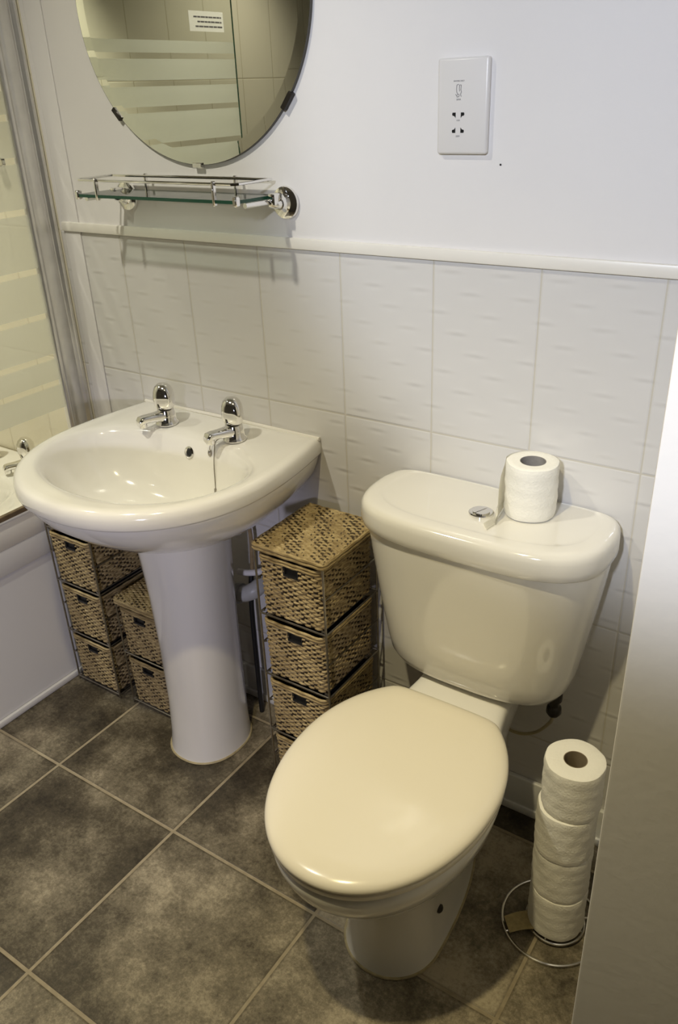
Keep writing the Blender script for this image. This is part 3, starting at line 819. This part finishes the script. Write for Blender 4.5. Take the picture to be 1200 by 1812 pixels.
# cistern: plan is a flat backed shape with rounded front corners
def cis(z, hx, yf, yb=-.004, n=3.4, back=.92, N=144):
    out = []; yc = yb-.055
    for k in range(N):
        a = 2*PI*k/N; c, s = math.cos(a), math.sin(a)
        if s <= 0: y = yc+(yc-yf)*sgnpow(s, 2/n); x = hx*sgnpow(c, 2/n)
        else:
            y = yc+(yb-yc)*sgnpow(s, 2/9); t = (y-yc)/(yb-yc); x = hx*sgnpow(c, 2/9)*(1-(1-back)*t**1.5)
        out.append((x, y-TC.y, z))
    return out
bm = bmesh.new()
loft(bm, [cis(z, hx, yf, n=3.0) for z, hx, yf in ((.4135, .118, -.126), (.4145, .142, -.146), (.419, .162, -.160), (.429, .178, -.170), (.446, .1875, -.177), (.475, .1935, -.1815), (.53, .2020, -.190), (.60, .2130, -.197), (.67, .2230, -.203), (.735, .2310, -.2085), (.742, .2310, -.2085))])
link('cistern', bm, PORC, toi, angle=60)
bm = bmesh.new()
loft(bm, [cis(z, .2385-a, -.2175+a, n=3.3) for z, a in ((.734, .010), (.7345, .004), (.737, .002), (.750, .0), (.768, .0005), (.7765, .0025), (.7815, .0065), (.7842, .0125), (.785, .020), (.7850, .034), (.7843, .0375), (.7834, .041), (.7832, .047), (.7834, .10))])
link('cistern_lid', bm, PORC, toi, angle=60)
bm = bmesh.new(); lathe(bm, [(.0225, .7835), (.0225, .7870), (.0205, .7885), (.0175, .7880)], .005, -.112-TC.y, 36); link('button_surround', bm, CHROME, toi)
for s in (-1, 1):
    bm = bmesh.new(); N = 20; p = [(.0008*s, -.0145), ] + [(s*.0008+s*.0150*math.sin(PI*k/N), -.0150*math.cos(PI*k/N)) for k in range(N+1)]
    th = math.radians(-22); P = []
    for x, y in p[1:]: P.append((.005+x*math.cos(th)-y*math.sin(th), -.112-TC.y+x*math.sin(th)+y*math.cos(th)))
    loft(bm, [[(x, y, .786) for x, y in P], [(x, y, .7902) for x, y in P]])
    bmesh.ops.recalc_face_normals(bm, faces=bm.faces)
    link('flush_button', bm, CHROME, toi)
# water inlet
inl = thing('inlet_valve', (1.118, -.075, .39), 'dark inlet fitting with a looped hose under the cistern', 'valve')
bm = bmesh.new(); lathe(bm, [(.012, .030), (.014, .026), (.014, .010), (.010, .007), (.010, -.004), (.014, -.008), (.015, -.020), (.010, -.028)], seg=20); link('fitting', bm, DARKMETAL, inl)
bm = bmesh.new(); tube(bm, spline([(0, 0, -.026), (-.012, .022, -.070), (-.045, .040, -.125), (-.085, .045, -.150), (-.125, .045, -.140), (-.150, .050, -.09)], 8), .0035, 10); link('hose', bm, HOSE, inl)

# ---------------------------------------------------------------- toilet paper
def make_roll(name, loc, r, h, label, group=None, rc=.0205, cmat=None, zr=0, squash=1.0):
    t = thing(name, loc, label, 'toilet roll', group); t.rotation_euler = (0, 0, zr)
    bm = bmesh.new(); seg = 72
    def ring(rad, z, j): return [((rad+j*.0006*math.sin(5*a+z*60)+j*.0004*math.sin(11*a-z*130))*math.cos(a), (rad+j*.0006*math.sin(5*a+z*60))*math.sin(a), z) for a in [2*PI*k/seg for k in range(seg)]]
    prof = [(rc, .001, 0), (r-.004, .0, .3), (r-.001, .0015, 1), (r, .006, 1)] + [(r+.0005*math.sin(k*1.9), .006+(h-.012)*k/12, 1) for k in range(1, 12)] + [(r, h-.006, 1), (r-.001, h-.0015, 1), (r-.004, h, .3), (rc+.012, h-.0006, .2), (rc, h-.001, 0)]
    loft(bm, [ring(*p) for p in prof], False, False)
    link('paper', bm, PAPER, t)
    bm = bmesh.new(); lathe(bm, [(rc, .001), (rc, h-.001), (rc-.0012, h-.001), (rc-.0012, .001)], seg=40, cap0=False, cap1=False)
    link('core', bm, cmat or CARD, t)
    return t
RX, RY = 1.2120, -.2350
base_z = .012; RH = .1030
labs = ['bottom toilet roll of the floor stack, resting in the wire stand', 'second toilet roll from the bottom of the floor stack',
        'third toilet roll from the bottom of the floor stack', 'top toilet roll of the floor stack, its core open upward']
offs = [(0, 0), (-.001, .001), (-.002, -.001), (.001, .001)]
for k in range(4):
    make_roll('toilet_roll', (RX+offs[k][0], RY+offs[k][1], base_z+k*(RH+.0005)), .0530 if k != 3 else .0520, RH, labs[k], 'stacked toilet rolls', zr=k*1.3)
st = thing('roll_stand', (RX, RY, 0), 'chrome wire stand holding the stacked toilet rolls beside the toilet', 'toilet roll holder')
bm = bmesh.new()
tube(bm, arc((-.006, -.004, .0035), .094, 0, 2*PI, 71)[:-1], .0028, 8, closed=True)
link('outer_ring', bm, CHROME, st)
bm = bmesh.new(); tube(bm, arc((0, 0, .0085), .055, 0, 2*PI, 59)[:-1], .0026, 8, closed=True)
for a in (.6, 1.9, 3.95):
    c, s = math.cos(a), math.sin(a); tube(bm, [(.055*c, .055*s, .0075), (.094*c-.006, .094*s-.004, .0045)], .0024, 8)
for a in (0, PI/2): tube(bm, [(-.054*math.cos(a), -.054*math.sin(a), .0085), (.054*math.cos(a), .054*math.sin(a), .0085)], .0022, 8)
link('inner_ring', bm, CHROME, st)
bm = bmesh.new(); tube(bm, [(0, 0, .006), (0, 0, .33)], .004, 10); link('post', bm, CHROME, st)
bm = bmesh.new()
rings = []
for k in range(9):
    t = k/8; a = 3.85; rad = .050+.043*t; z = .016-.006*t+.003*math.sin(t*PI)
    c, s = math.cos(a), math.sin(a); w2 = .020-.002*t
    rings.append([(rad*c-w2*s*q-.003*t, rad*s+w2*c*q-.002*t, z+dz) for q, dz in ((-1, 0), (1, 0), (1, .0012), (-1, .0012))])
loft(bm, rings)
link('tag', bm, LEATHER, st, smooth=False)

top = make_roll('toilet_roll', (1.034, -.066, .7849), .0455, .100, 'started toilet roll standing on the cistern lid beside the flush button', 'toilet rolls in use', rc=.0225, cmat=CARDG, zr=.4)
del top['group']
bm = bmesh.new()   # loose end: leaves the roll at its left side, falls to the lid and runs forward on it
def sheet(path, width_dir, th=.0007):
    rings = []
    for p, h0, h1 in path:
        rings.append((Vector(p), h0, h1))
    return rings
cx, cy = 0.0, 0.0
pth = []
for k in range(6):
    a = math.radians(110+k*14); pth.append(((.0462+.0004*k)*math.cos(a), (.0462+.0004*k)*math.sin(a)))
pth += [(-.0470, -.010), (-.0465, -.028), (-.0425, -.046), (-.0360, -.062)]
fr = []
n = len(pth)
for i, (x, y) in enumerate(pth):
    t = i/(n-1); zt = .0985 - (0 if t < .55 else ((t-.55)/.45)**1.3*.062); zb_ = .0008
    fr.append([(x+(.004 if j == 0 else 0)*t, y-(0.016*t if j < 3 else 0)*(1-j/6), zb_+(zt-zb_)*j/8) for j in range(9)])
for off in (0,):
    vr = [[bm.verts.new(p) for p in r_] for r_ in fr]
    for a_, b_ in zip(vr, vr[1:]):
        for j in range(8): bm.faces.new((a_[j], a_[j+1], b_[j+1], b_[j]))
# foot of the sheet lying on the lid
foot = [(-.0470, -.052, .0008), (-.0560, -.064, .0012), (-.0660, -.074, .0010), (-.060, -.046, .0010), (-.0740, -.066, .0010)]
v0 = bm.verts.new((-.0460, -.038, .0012)); v1 = bm.verts.new((-.0350, -.066, .0012)); v2 = bm.verts.new((-.0420, -.098, .0010)); v3 = bm.verts.new((-.0550, -.080, .0012))
bm.faces.new((v0, v1, v2, v3))
bmesh.ops.solidify(bm, geom=bm.faces[:], thickness=.0007)
bmesh.ops.rotate(bm, verts=bm.verts, cent=(0, 0, 0), matrix=Matrix.Rotation(-.4+.05, 3, 'Z'))
link('loose_sheet', bm, PAPER, top)
